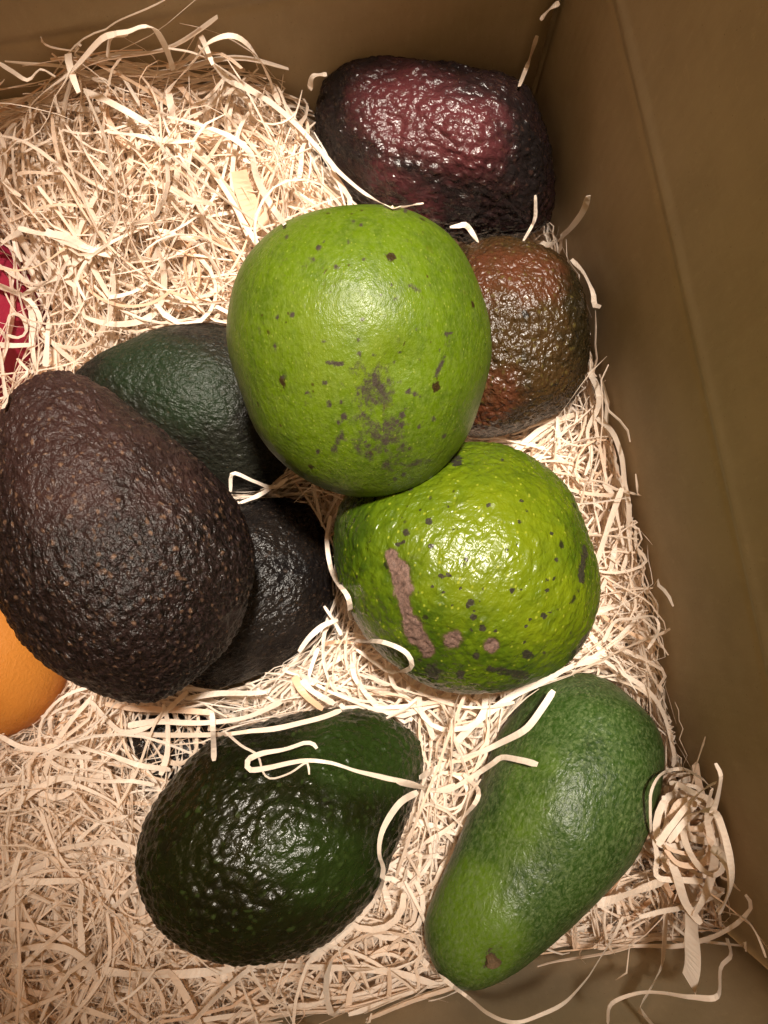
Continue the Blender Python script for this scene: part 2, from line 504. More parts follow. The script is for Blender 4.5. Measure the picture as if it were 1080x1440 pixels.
GR = 'avocados packed in the box'
spk = np.random.default_rng(21)
def specks(cx, cy, sx, sy, n, r0, r1):
    return [([(spk.normal(cx, sx), spk.normal(cy, sy))], spk.uniform(r0, r1), spk.uniform(0.75, 1.0)) for _ in range(n)]
g1 = fruit('avocado', [(515, 290), (580, 300), (635, 335), (672, 390), (690, 450), (692, 510), (676, 570), (650, 625), (610, 670), (560, 692),
        (510, 698), (455, 685), (400, 650), (360, 605), (335, 545), (321, 480), (326, 420), (345, 370), (385, 325), (440, 298)],
        0.076, 95, 0.98, M['lime'], 'matte light green round avocado on top, grey scarred patch facing up', 'avocado', GR,
        lump=0.0014, lump_s=22, peb=0.00004, peb_s=420, seed=1,
        dents=[(562, 512, 34, 0.0016), (530, 560, 40, 0.0008)],
        dark=[([(528, 552)], 30, 0.66), ([(545, 612)], 26, 0.62), ([(505, 520), (520, 535)], 14, .5), ([(510, 600), (560, 640)], 24, .42), ([(500, 622), (520, 640)], 9, 0.5), ([(484, 587)], 5.5, 1), ([(567, 585)], 4.5, 1), ([(586, 556)], 4.5, 1),
              ([(462, 570)], 4, .9), ([(460, 510), (482, 512)], 3, .9), ([(505, 478)], 4, .8), ([(455, 480)], 3.5, .8), ([(615, 530), (624, 508)], 3.2, .9),
              ([(540, 655), (600, 648)], 5, .55), ([(610, 590)], 4, .7), ([(578, 402), (590, 410)], 4, .7), ([(474, 376)], 5, .8), ([(440, 366)], 5, .6),
              ([(535, 415)], 3, .8), ([(565, 600)], 4, .8), ([(470, 632), (480, 610)], 5, .6), ([(430, 568)], 4, .7)] + specks(530, 560, 70, 75, 46, 1.8, 4.2) + specks(500, 400, 90, 60, 16, 1.8, 3.6),
        blush=[([(480, 480)], 110, 0.55)])
g2 = fruit('avocado', [(660, 617), (720, 628), (775, 662), (815, 715), (838, 780), (842, 835), (825, 890), (785, 940), (725, 968), (660, 973),
        (600, 962), (550, 930), (510, 890), (480, 830), (470, 770), (480, 710), (520, 665), (580, 630)],
        0.036, 60, 0.97, M['lime_pebbled'], 'glossy light green avocado with long brown corky scar', 'avocado', GR,
        lump=0.0020, lump_s=24, peb=0.00040, peb_s=330, seed=2,
        scab=[([(552, 780), (557, 800)], 8, 1), ([(563, 800), (568, 828)], 12.5, 1), ([(568, 835), (575, 868)], 7.5, 1), ([(579, 876), (587, 893)], 12, 1), ([(594, 900), (602, 914)], 9, 1), ([(637, 900)], 13, .95), ([(691, 907)], 10, 1)],
        dark=[([(560, 800), (570, 830)], 6, .7), ([(611, 944)], 12, .8), ([(741, 921)], 8, .9), ([(642, 643)], 9, .9), ([(663, 848)], 5, 1), ([(666, 869)], 5, 1), ([(670, 922)], 5, 1),
              ([(648, 947)], 6, 1), ([(679, 884)], 4.5, 1), ([(764, 866)], 4.5, .9), ([(572, 750)], 5, 1), ([(603, 734)], 5, 1), ([(606, 768)], 4.5, .9),
              ([(826, 770), (818, 815)], 5, .8), ([(800, 930), (825, 890)], 6, .7), ([(720, 830)], 4, .9), ([(655, 786)], 4, .9), ([(730, 735)], 4, .8), ([(575, 685)], 4, .8), ([(690, 940), (740, 950)], 6, .7)] + specks(660, 800, 85, 85, 60, 1.8, 3.8),
        blush=[([(690, 760)], 120, 0.75), ([(760, 840)], 80, .7)])
a1 = fruit('avocado', [(458, 108), (488, 80), (535, 75), (600, 83), (668, 90), (716, 104), (748, 138), (771, 183), (781, 233), (781, 277), (771, 309),
        (740, 334), (696, 337), (650, 337), (590, 330), (530, 310), (485, 275), (457, 220), (449, 164), (453, 126)],
        0.022, -22, 0.95, M['purple'], 'glossy dark purple avocado in the back corner of the box', 'avocado', GR,
        lump=0.0026, lump_s=38, peb=0.00085, peb_s=310, seed=3.4, dents=[(655, 82, 42, 0.0022)],
        blush=[([(560, 150), (650, 190)], 62, 0.85), ([(540, 250), (600, 290)], 36, .55)])
a2 = fruit('avocado', [(671, 341), (727, 335), (778, 353), (809, 384), (825, 428), (828, 478), (822, 529), (803, 560), (771, 586), (727, 608), (677, 617),
        (630, 600), (592, 550), (578, 480), (592, 410), (625, 365)],
        0.014, -70, 0.95, M['russet'], 'wrinkled reddish brown avocado beside the right wall', 'avocado', GR,
        lump=0.0020, lump_s=34, peb=0.00066, peb_s=340, seed=4, blush=[([(690, 380), (760, 390)], 40, .7), ([(670, 580), (700, 550)], 40, .7)])
d1 = fruit('avocado', [(103, 523), (150, 490), (200, 465), (260, 455), (320, 458), (370, 480), (410, 530), (425, 600), (410, 660), (370, 692), (310, 690),
        (250, 670), (190, 630), (140, 580), (110, 548)],
        0.000, 160, 0.95, M['dusky_green'], 'dusky dark green avocado half hidden behind the big brown one', 'avocado', GR,
        lump=0.0018, lump_s=26, peb=0.00040, peb_s=420, seed=5, blush=[([(190, 500), (270, 550)], 55, .9)])
b1 = fruit('avocado', [(28, 541), (56, 525), (88, 520), (120, 530), (153, 550), (194, 583), (241, 615), (287, 652), (324, 694), (345, 736), (357, 782),
        (352, 837), (338, 884), (306, 930), (264, 972), (222, 990), (181, 990), (130, 976), (83, 953), (42, 916), (14, 874), (-5, 840), (-15, 780),
        (-18, 720), (-15, 660), (-5, 600), (8, 565)],
        0.062, -62, 0.95, M['brown'], 'big pebbly brown-black avocado lying on top at left', 'avocado', GR,
        lump=0.0020, lump_s=22, peb=0.00072, peb_s=385, seed=6, blush=[([(60, 560), (90, 640)], 110, .75), ([(180, 640), (240, 680)], 60, .55)])  # brown only on the upper part: colour stands in for light from above
d2 = fruit('avocado', [(340, 705), (400, 700), (440, 715), (462, 750), (470, 800), (465, 860), (440, 905), (390, 940), (330, 965), (280, 970), (230, 940),
        (210, 880), (220, 800), (260, 735)],
        -0.014, 30, 0.95, M['black'], 'small black avocado tucked under the big brown one', 'avocado', GR,
        lump=0.0020, lump_s=30, peb=0.00055, peb_s=420, seed=7, nA=200, nT=230)
e1 = fruit('avocado', [(196, 1189), (209, 1144), (236, 1104), (268, 1066), (306, 1036), (352, 1018), (404, 1006), (458, 999), (490, 996), (520, 997),
        (552, 1008), (580, 1025), (595, 1048), (597, 1080), (590, 1120), (576, 1162), (558, 1204), (536, 1246), (507, 1284), (471, 1313), (427, 1340),
        (382, 1356), (338, 1362), (293, 1353), (249, 1336), (218, 1309), (200, 1269), (193, 1229)],
        0.018, 42, 0.93, M['bottle_green'], 'shiny very dark green pear-shaped avocado with a strand looped over it', 'avocado', GR,
        lump=0.0020, lump_s=26, peb=0.00072, peb_s=315, seed=8, blush=[([(480, 1060), (560, 1060)], 60, .9), ([(430, 1200), (470, 1220)], 70, .75)])  # greener right side: partly skin colour, partly the left side's shade painted in
e2 = fruit('avocado', [(791, 951), (830, 947), (868, 958), (902, 982), (926, 1016), (938, 1059), (936, 1102), (926, 1141), (912, 1179), (892, 1218),
        (859, 1256), (820, 1300), (782, 1333), (743, 1362), (704, 1384), (669, 1393), (638, 1386), (617, 1360), (603, 1320), (605, 1279), (618, 1235),
        (639, 1189), (661, 1131), (680, 1083), (695, 1044), (714, 1006), (748, 967)],
        0.010, 62, 0.95, M['leaf_green'], 'smooth mid green avocado with stem scar pointing to the front wall', 'avocado', GR,
        tilt=-4, lump=0.0020, lump_s=26, peb=0.00010, peb_s=330, seed=9, blush=[([(660, 1270), (680, 1320)], 62, .95), ([(760, 1090), (720, 1180)], 50, .45)],
        dark=[([(690, 1349)], 15, .5)], dents=[(692, 1350, 17, 0.0016)])
buried = fruit('avocado', [(190, 1010), (250, 1000), (310, 1010), (335, 1045), (320, 1085), (260, 1095), (205, 1085), (180, 1050)],
        -0.016, 0, 0.75, M['black'], 'dark avocado almost buried in wood wool between the two largest dark ones', 'avocado', GR,
        peb=0.0003, seed=10, nA=90, nT=110)
orange = fruit('orange_fruit', [(-25 + 134 * math.cos(q), 906 + 132 * math.sin(q)) for q in np.linspace(0, 2 * math.pi, 24, endpoint=False)],
        0.000, 80, 0.95, M['orange'], 'smooth orange fruit under the big brown avocado at left edge', 'fruit', None,
        lump=0.0010, lump_s=20, peb=0.00004, peb_s=700, seed=11, nA=130, nT=150)
red = fruit('red_fruit', [(-30 + 96 * math.cos(q), 458 + 130 * math.sin(q)) for q in np.linspace(0, 2 * math.pi, 24, endpoint=False)],
        -0.002, 90, 0.9, M['crimson'], 'crimson fruit covered by strands at the left edge', 'fruit', None,
        lump=0.0012, lump_s=20, peb=0.0, seed=12, nA=110, nT=130)

DG = bpy.context.evaluated_depsgraph_get()
bpy.context.view_layer.update()
BV = []
for f in FRUIT:
    me = f['me']
    co = np.empty(len(me.vertices) * 3, np.float32); me.vertices.foreach_get('co', co)
    wc = co.reshape(-1, 3) @ f['R'].T + f['P']
    BV.append(BVHTree.FromPolygons(wc.tolist(), [list(p.vertices) for p in me.polygons]))

def hit(px, py, which=None):
    d = FW * F_PX + RT * (px - 540) - UP * (py - 720)
    d = Vector(d / np.linalg.norm(d))
    best = None
    for i, b in enumerate(BV):
        if which is not None and i not in which: continue
        h = b.ray_cast(Vector(CAM), d, 2.0)
        if h[0] is not None and (best is None or h[3] < best[2]): best = (h[0], h[1], h[3])
    return best, d

# stem scar of the mid green avocado
h, d = hit(692, 1350, [8])
if h:
    n_, m_ = 20, 7
    vs, fs = [(0, 0, 0.0001)], []
    for i in range(1, m_ + 1):
        r = 0.0029 * i / m_
        for j in range(n_):
            a = 2 * math.pi * j / n_
            rr = r * (1 + 0.16 * math.sin(3 * a + 1) + 0.08 * math.sin(5 * a))
            prof = [0.0001, 0.0003, 0.0001, 0.0002, 0.0009, 0.0007, 0.0001, -0.0012][i]
            vs.append((rr * math.cos(a), rr * math.sin(a) * 0.85, 2.0 * prof + 0.0002 * math.sin(7 * a + i)))
    fs = [[0, 1 + j, 1 + (j + 1) % n_] for j in range(n_)]
    for i in range(m_ - 1):
        for j in range(n_):
            a0 = 1 + i * n_ + j; a1_ = 1 + i * n_ + (j + 1) % n_
            fs.append([a0, a0 + n_, a1_ + n_, a1_])
    sc = link('stem_scar', mesh_np('stem_scar', vs, fs), M['scar'])
    q = h[1].to_track_quat('Z', 'Y')
    mw = Matrix.LocRotScale(h[0] + h[1] * 0.0008, q, None)
    sc.parent = e2
    sc.matrix_parent_inverse = Matrix.Identity(4)
    sc.matrix_basis = e2.matrix_world.inverted() @ mw
    tag(sc, 'small brown stem scar at the narrow end')

# ---------------------------------------------------------------- wood wool
def zs(x, y):
    """top of the bed of wood wool"""
    a, b = to_box(x, y)
    z = 0.002 + 0.055 * np.exp(-((x + 0.105) / 0.095) ** 2 - ((y - 0.195) / 0.050) ** 2)
    z = z + 0.012 * np.exp(-((x + 0.02) / 0.06) ** 2 - ((y - 0.165) / 0.04) ** 2)
    z = z + 0.010 * np.exp(-((x - 0.005) / 0.05) ** 2 - ((y + 0.005) / 0.035) ** 2)
    z = z + 0.006 * np.exp(-((x + 0.08) / 0.06) ** 2 - ((y + 0.02) / 0.03) ** 2)
    z = z + 0.004 * np.sin(x * 55 + 1.0) * np.sin(y * 47 + 0.5) + 0.002 * np.sin(x * 120 + y * 70)
    z = z - 0.009 * np.clip(1 - b / 0.03, 0, 1) * np.clip((a + 0.22) / 0.12, 0, 1)
    z = z - 0.020 * np.clip(1 + a / 0.10, 0, 1) * np.clip((b - 0.24) / 0.08, 0, 1)
    return z

def ribbons(P, W, T, phi):
    """solid ribbons: P (n,m,3) centre lines, W (n,m) widths, T thickness (n,), phi (n,m) roll"""
    tan = np.gradient(P, axis=1)
    tan /= np.linalg.norm(tan, axis=2, keepdims=True) + 1e-12
    up = np.zeros_like(P); up[..., 2] = 1
    side = np.cross(tan, up)
    ln = np.linalg.norm(side, axis=2, keepdims=True)
    side = np.where(ln < 0.15, np.array([1.0, 0.3, 0]), side / np.maximum(ln, 1e-6))
    side -= tan * (side * tan).sum(2, keepdims=True)
    side /= np.linalg.norm(side, axis=2, keepdims=True)
    for k in range(1, P.shape[1]):                     # no flips along a strand
        s = np.sign((side[:, k] * side[:, k - 1]).sum(1)); s[s == 0] = 1
        side[:, k] *= s[:, None]
    nor = np.cross(side, tan)
    c, s = np.cos(phi)[..., None], np.sin(phi)[..., None]
    sd = side * c + nor * s
    nr = nor * c - side * s
    hw = (W / 2)[..., None]; ht = (T / 2)[:, None, None]
    V = np.stack([P - sd * hw - nr * ht, P + sd * hw - nr * ht, P + sd * hw + nr * ht, P - sd * hw + nr * ht], 2)   # n,m,4,3
    return V

def ribbon_faces(n, m):
    base = (np.arange(n)[:, None] * m + np.arange(m - 1)[None]) * 4
    out = []
    for k in range(4):
        k2 = (k + 1) % 4
        out.append(np.stack([base + k, base + 4 + k, base + 4 + k2, base + k2], -1))
    q = np.stack(out, 2).reshape(-1, 4)
    c0 = (np.arange(n) * m * 4)[:, None] + np.array([0, 1, 2, 3])
    c1 = (np.arange(n) * m * 4 + (m - 1) * 4)[:, None] + np.array([3, 2, 1, 0])
    return np.concatenate([q, c0, c1])

def fruit_ratio(f, P):
    L = (P - f['P']) @ f['R']
    a = L[..., 0]
    hwv = np.interp(a, f['sa'], f['hw'], left=1e-6, right=1e-6)
    cn = np.interp(a, f['sa'], f['cen'])
    wz = (L[..., 2] - a * f['tl']) / f['k']
    return np.hypot(L[..., 1] - cn, wz) / np.maximum(hwv, 1e-6), L, hwv, cn, wz

def inside_poly(px, py, ol):
    r = np.zeros(px.shape, bool)
    x0, y0 = ol[:, 0], ol[:, 1]
    x1, y1 = np.roll(x0, -1), np.roll(y0, -1)
    for i in range(len(ol)):
        c = ((y0[i] > py) != (y1[i] > py))
        if y1[i] != y0[i]:
            r ^= c & (px < (x1[i] - x0[i]) * (py - y0[i]) / (y1[i] - y0[i]) + x0[i])
    return r

def grow(n, top, m=20, region=None, lift=0.0, Lr=(0.035, 0.155)):
    """random curled centre lines lying in the bed; top = how far below the surface they may lie"""
    if region is None:
        a = -rng.random(n) * BW; b = rng.random(n) * BD
        x, y = from_box(a, b)
    else:
        x, y = region
    L = np.where(rng.random(n) < 0.10, rng.uniform(0.010, 0.03, n), rng.uniform(*Lr, n))
    hd = rng.uniform(0, 2 * math.pi, n)
    ds = L / (m - 1)
    curv = rng.normal(0, 9, n)                          # 1/m
    curl = rng.random(n) < 0.13
    curv[curl] = rng.choice([-1, 1], curl.sum()) * rng.uniform(40, 130, curl.sum())
    cv = curv[:, None] + np.cumsum(rng.normal(0, 6, (n, m)), 1)
    cv = np.clip(cv, -0.42 / ds[:, None], 0.42 / ds[:, None])
    kink = (rng.random((n, m)) < 0.07) * rng.normal(0, 0.8, (n, m))
    ang = hd[:, None] + np.cumsum(cv * ds[:, None] + kink, 1)
    X = np.cumsum(np.cos(ang) * ds[:, None], 1); Y = np.cumsum(np.sin(ang) * ds[:, None], 1)
    X += (x - X.mean(1))[:, None]; Y += (y - Y.mean(1))[:, None]
    A, B = to_box(X, Y)
    A = np.clip(A, -BW + 0.004, -0.0025 - 0.003 * rng.random(A.shape)); B = np.clip(B, 0.003, BD - 0.004)
    X, Y = from_box(A, B)
    dep = (rng.random(n) ** 0.9) * top
    s = np.linspace(0, 1, m)[None]
    arc = rng.uniform(0.000, 0.006, n)[:, None] * np.sin(math.pi * s * rng.uniform(0.6, 2.6, n)[:, None] + rng.uniform(0, 6, n)[:, None])
    tiltz = np.where(rng.random(n) < 0.25, rng.normal(0, 0.32, n), rng.normal(0, 0.10, n))[:, None] * (s - 0.5) * L[:, None]
    Z = zs(X, Y) - dep[:, None] + arc + tiltz + lift
    Z = np.maximum(Z, ZF + 0.002)
    return np.stack([X, Y, Z], 2)

def settle(P, shrink=0.0):
    """drop strands that run through or across the front of fruit, nudge grazing ones off the skin"""
    keep = np.ones(len(P), bool)
    for fi, f in enumerate(FRUIT):
        r, L, hwv, cn, wz = fruit_ratio(f, P)
        keep &= ~((r < 0.84).any(1))
        g = (r < 1.05) & (r >= 0.5)
        k = np.where(g, 1.05 / np.maximum(r, 0.5), 1.0)
        L2 = L.copy()
        L2[..., 1] = cn + (L[..., 1] - cn) * k
        L2[..., 2] = wz * k * f['k'] + L[..., 0] * f['tl']
        P = np.where(g[..., None], L2 @ f['R'].T + f['P'], P)
        px, py, q = project(P)
        ol = f['ol'][::5]; c = ol.mean(0)
        ins = inside_poly(px, py, c + (ol - c) * 0.965)
        cover = (ins & (((P - f['P']) @ f['R'])[..., 2] > -0.002)).any(1)
        if f['o'] is red: cover &= rng.random(len(P)) < 0.45    # strands do cross the crimson fruit
        if f['o'] is buried: cover &= rng.random(len(P)) < 0.72
        keep &= ~cover
    return P[keep]

def tints(n):
    t_ = rng.random(n) * 0.78
    pe = rng.random(n) < 0.10
    t_[pe] = rng.uniform(0.82, 1.0, pe.sum())
    return t_

def build_bed(n):
    P = settle(np.concatenate([grow(n, 0.034), grow(n // 2, 0.012)]))
    n, m = P.shape[:2]
    W = rng.choice([0.0003, 0.0006, 0.0009, 0.0013, 0.0019], n, p=[.20, .28, .28, .17, .07])[:, None] * (1 + 0.22 * rng.normal(0, 1, (n, m)).cumsum(1) / 3)
    W = np.clip(W, 0.0003, 0.004)
    W[:, 0] *= 0.5; W[:, -1] *= 0.4
    T = rng.uniform(0.00012, 0.00028, n)
    phi = rng.normal(0, 0.65, n)[:, None] + np.cumsum(rng.normal(0, 0.22, (n, m)), 1)
    V = ribbons(P, W, T, phi)
    # each strand is a shallow trough: two edges and a keel
    E0, E1 = (V[:, :, 0] + V[:, :, 3]) / 2, (V[:, :, 1] + V[:, :, 2]) / 2
    nr = V[:, :, 3] - V[:, :, 0]
    nr /= np.linalg.norm(nr, axis=2, keepdims=True)
    keel = P + nr * (W * rng.uniform(-0.3, 0.3, n)[:, None])[..., None]
    V = np.stack([E0, keel, E1], 2)
    base = (np.arange(n)[:, None] * m + np.arange(m - 1)[None]) * 3
    q = np.stack([np.stack([base + k, base + 3 + k, base + 4 + k, base + 1 + k], -1) for k in (0, 1)], 2).reshape(-1, 4)
    me = mesh_np('wood_wool', V.reshape(-1, 3), q, smooth=False)
    attr(me, 'tint', np.repeat(tints(n), m * 3))
    o = link('wood_wool', me, M['wood'])
    tag(o, 'bed of pale curly wood wool filling the box round the fruit', 'wood wool', kind='stuff')
    return o
build_bed(16500)

def one_strand(name, P, width, tint, label, group, taper=True, phi=None, thick=0.0002):
    P = np.asarray(P)[None]
    m = P.shape[1]
    W = width * (1 + 0.20 * np.interp(np.arange(m), np.linspace(0, m - 1, max(3, m // 6)), rng.normal(0, 1, max(3, m // 6))))
    W = np.clip(W, width * 0.6, width * 1.4)
    if taper and width < 0.0028: W[0] *= 0.7; W[-1] *= 0.6
    if phi is None: phi = rng.normal(0, 0.25) + np.cumsum(rng.normal(0, 0.14, m))
    V = ribbons(P, W[None], np.array([thick]), np.asarray(phi)[None])
    org = P[0, m // 2]
    me = mesh_np(name, V.reshape(-1, 3) - org, ribbon_faces(1, m), smooth=False)
    attr(me, 'tint', np.clip(tint + 0.10 * np.repeat(rng.normal(0, 1, m).cumsum() / 3, 4) + np.tile([0.0, 0.16, 0.16, 0.0], m), 0, 0.78) if tint < 0.78 else np.full(m * 4, tint))
    o = link(name, me, M['wood'])
    o.location = org
    tag(o, label, 'wood strand', group)
    return o

# --- the larger loose strands on top, one by one
REG = [   # pixel box, how many, label, group
    ((0, 90, 440, 300), 62, 'loose wood strand on the heap against the back wall', 'strands on the back heap'),
    ((60, 290, 330, 470), 40, 'loose wood strand in the bright hollow left of the top green avocado', 'strands in the bright hollow'),
    ((730, 570, 890, 940), 26, 'loose wood strand in the gap between scarred green avocado and right wall', 'strands along the right wall'),
    ((420, 870, 700, 1010), 22, 'loose wood strand below the scarred green avocado', 'strands below the scarred avocado'),
    ((540, 1020, 680, 1400), 24, 'loose wood strand in the channel between the two lower green avocados', 'strands between the lower avocados'),
    ((0, 1010, 230, 1440), 62, 'loose wood strand in the dim lower left of the bed', 'strands in the lower left'),
    ((200, 1340, 640, 1440), 26, 'loose wood strand below the very dark green avocado at the bottom', 'strands at the bottom'),
    ((780, 1240, 940, 1370), 20, 'loose wood strand between smooth green avocado and front corner', 'strands by the front corner'),
]
for (x0, y0, x1, y1), cnt, lab, grp in REG:
    k = cnt * 9
    pts = np.array([unproject(px, py, 0.005) for px, py in zip(rng.uniform(x0, x1, k), rng.uniform(y0, y1, k))])
    P = settle(grow(k, 0.001, m=36, region=(pts[:, 0], pts[:, 1]), lift=0.0026, Lr=(0.06, 0.19)))
    for q in P[:cnt]:
        wd, tn = rng.choice([0.0006, 0.0009, 0.0012, 0.0016, 0.0020]), float(tints(1)[0])
        dq = np.diff(q[:, :2], axis=0); an = np.unwrap(np.arctan2(dq[:, 1], dq[:, 0]))
        look = ('thin ' if wd < 0.0009 else 'broad ' if wd > 0.0015 else 'narrow ') + ('tightly curled ' if np.ptp(an) > 2.6 else 'curved ' if np.ptp(an) > 0.9 else 'nearly straight ') \
            + ('peach' if tn > 0.8 else 'cream' if tn < 0.4 else 'pale')
        one_strand('wood_strand', q, wd, tn, lab.replace('loose', look), grp, phi=rng.normal(0, 0.4) + np.cumsum(rng.normal(0, 0.13, 36)))

# --- strands that can be told apart: pixel course, width in px, lift above what they lie on (m), label
def smooth_open(p, n):
    p = np.array(p, float)
    pp = np.vstack([2 * p[0] - p[1], p, 2 * p[-1] - p[-2]])
    seg = np.linalg.norm(np.diff(p, axis=0), axis=1)[:, None].ravel()
    cum = np.concatenate([[0], np.cumsum(seg[:len(p) - 1])])
    out = []
    for t_ in np.linspace(0, cum[-1], n):
        i = min(len(p) - 2, int(np.searchsorted(cum, t_, 'right') - 1))
        f_ = (t_ - cum[i]) / max(1e-9, cum[i + 1] - cum[i])
        a, b, c, d = pp[i], pp[i + 1], pp[i + 2], pp[i + 3]
        out.append(0.5 * ((2 * b) + (c - a) * f_ + (2 * a - 5 * b + 4 * c - d) * f_ ** 2 + (3 * b - a - 3 * c + d) * f_ ** 3))
    return np.array(out)

def traced(course, wpx, lift, label, tint=0.66, name='wood_strand', group='strands that lie apart', roll=0.55, n=None):
    c = np.array([q[:2] for q in course], float)
    L = np.linalg.norm(np.diff(c, axis=0), axis=1).sum()
    n = n or int(np.clip(L / 7, 12, 56))
    px = smooth_open(c, n)
    kn = max(3, n // 4)
    px += np.stack([np.interp(np.arange(n), np.linspace(0, n - 1, kn), rng.normal(0, 1.0 if wpx < 15 else 0.0, kn)) for _ in (0, 1)], 1)
    if wpx > 15: roll = 0.12
    if isinstance(lift, (int, float)): lift = [lift, lift]
    lf = np.interp(np.linspace(0, 1, n), np.linspace(0, 1, len(lift)), lift)
    base = []
    for q in px:
        p = unproject(q[0], q[1], 0.0)
        for _ in range(4): p = unproject(q[0], q[1], float(zs(p[0], p[1])))
        dist = np.linalg.norm(p - CAM)
        h, d = hit(q[0], q[1])
        if h is not None: dist = min(dist, h[2])
        # never behind a wall of the box
        for wall in (0, 1, 2):
            dd = np.array(d)
            if wall == 0: nn, off = BX, 0.0
            elif wall == 1: nn, off = BY, BD
            else: nn, off = -BY, 0.0
            rate = dd[0] * nn[0] + dd[1] * nn[1]
            o0 = (CAM[0] - CORNER[0]) * nn[0] + (CAM[1] - CORNER[1]) * nn[1]
            if rate > 1e-6:
                dist = min(dist, (off - 0.004 - o0) / rate)
        base.append(dist)
    base = np.array(base)
    sm = base.copy()
    for _ in range(5):                                   # bridge steps instead of following them
        e = np.concatenate([[sm[0]], sm, [sm[-1]]])
        sm = np.minimum(sm, (e[:-2] + 2 * e[1:-1] + e[2:]) / 4)
    if wpx > 15:                                          # a stiff strip lies straight
        kk = np.arange(n)
        sm = np.poly1d(np.polyfit(kk, sm, 1))(kk)
    P = []
    for q, ds_, l in zip(px, sm, lf):
        d = FW * F_PX + RT * (q[0] - 540) - UP * (q[1] - 720)
        d /= np.linalg.norm(d)
        P.append(CAM + d * (ds_ - 0.0012 - l / max(0.5, -d[2])))
    P = np.array(P)
    wm = 0.82 * wpx * np.mean(sm) / F_PX
    one_strand(name, P, wm, tint, label, group, phi=roll * np.sin(np.linspace(0, rng.uniform(2, 7), n) + rng.uniform(0, 6)))

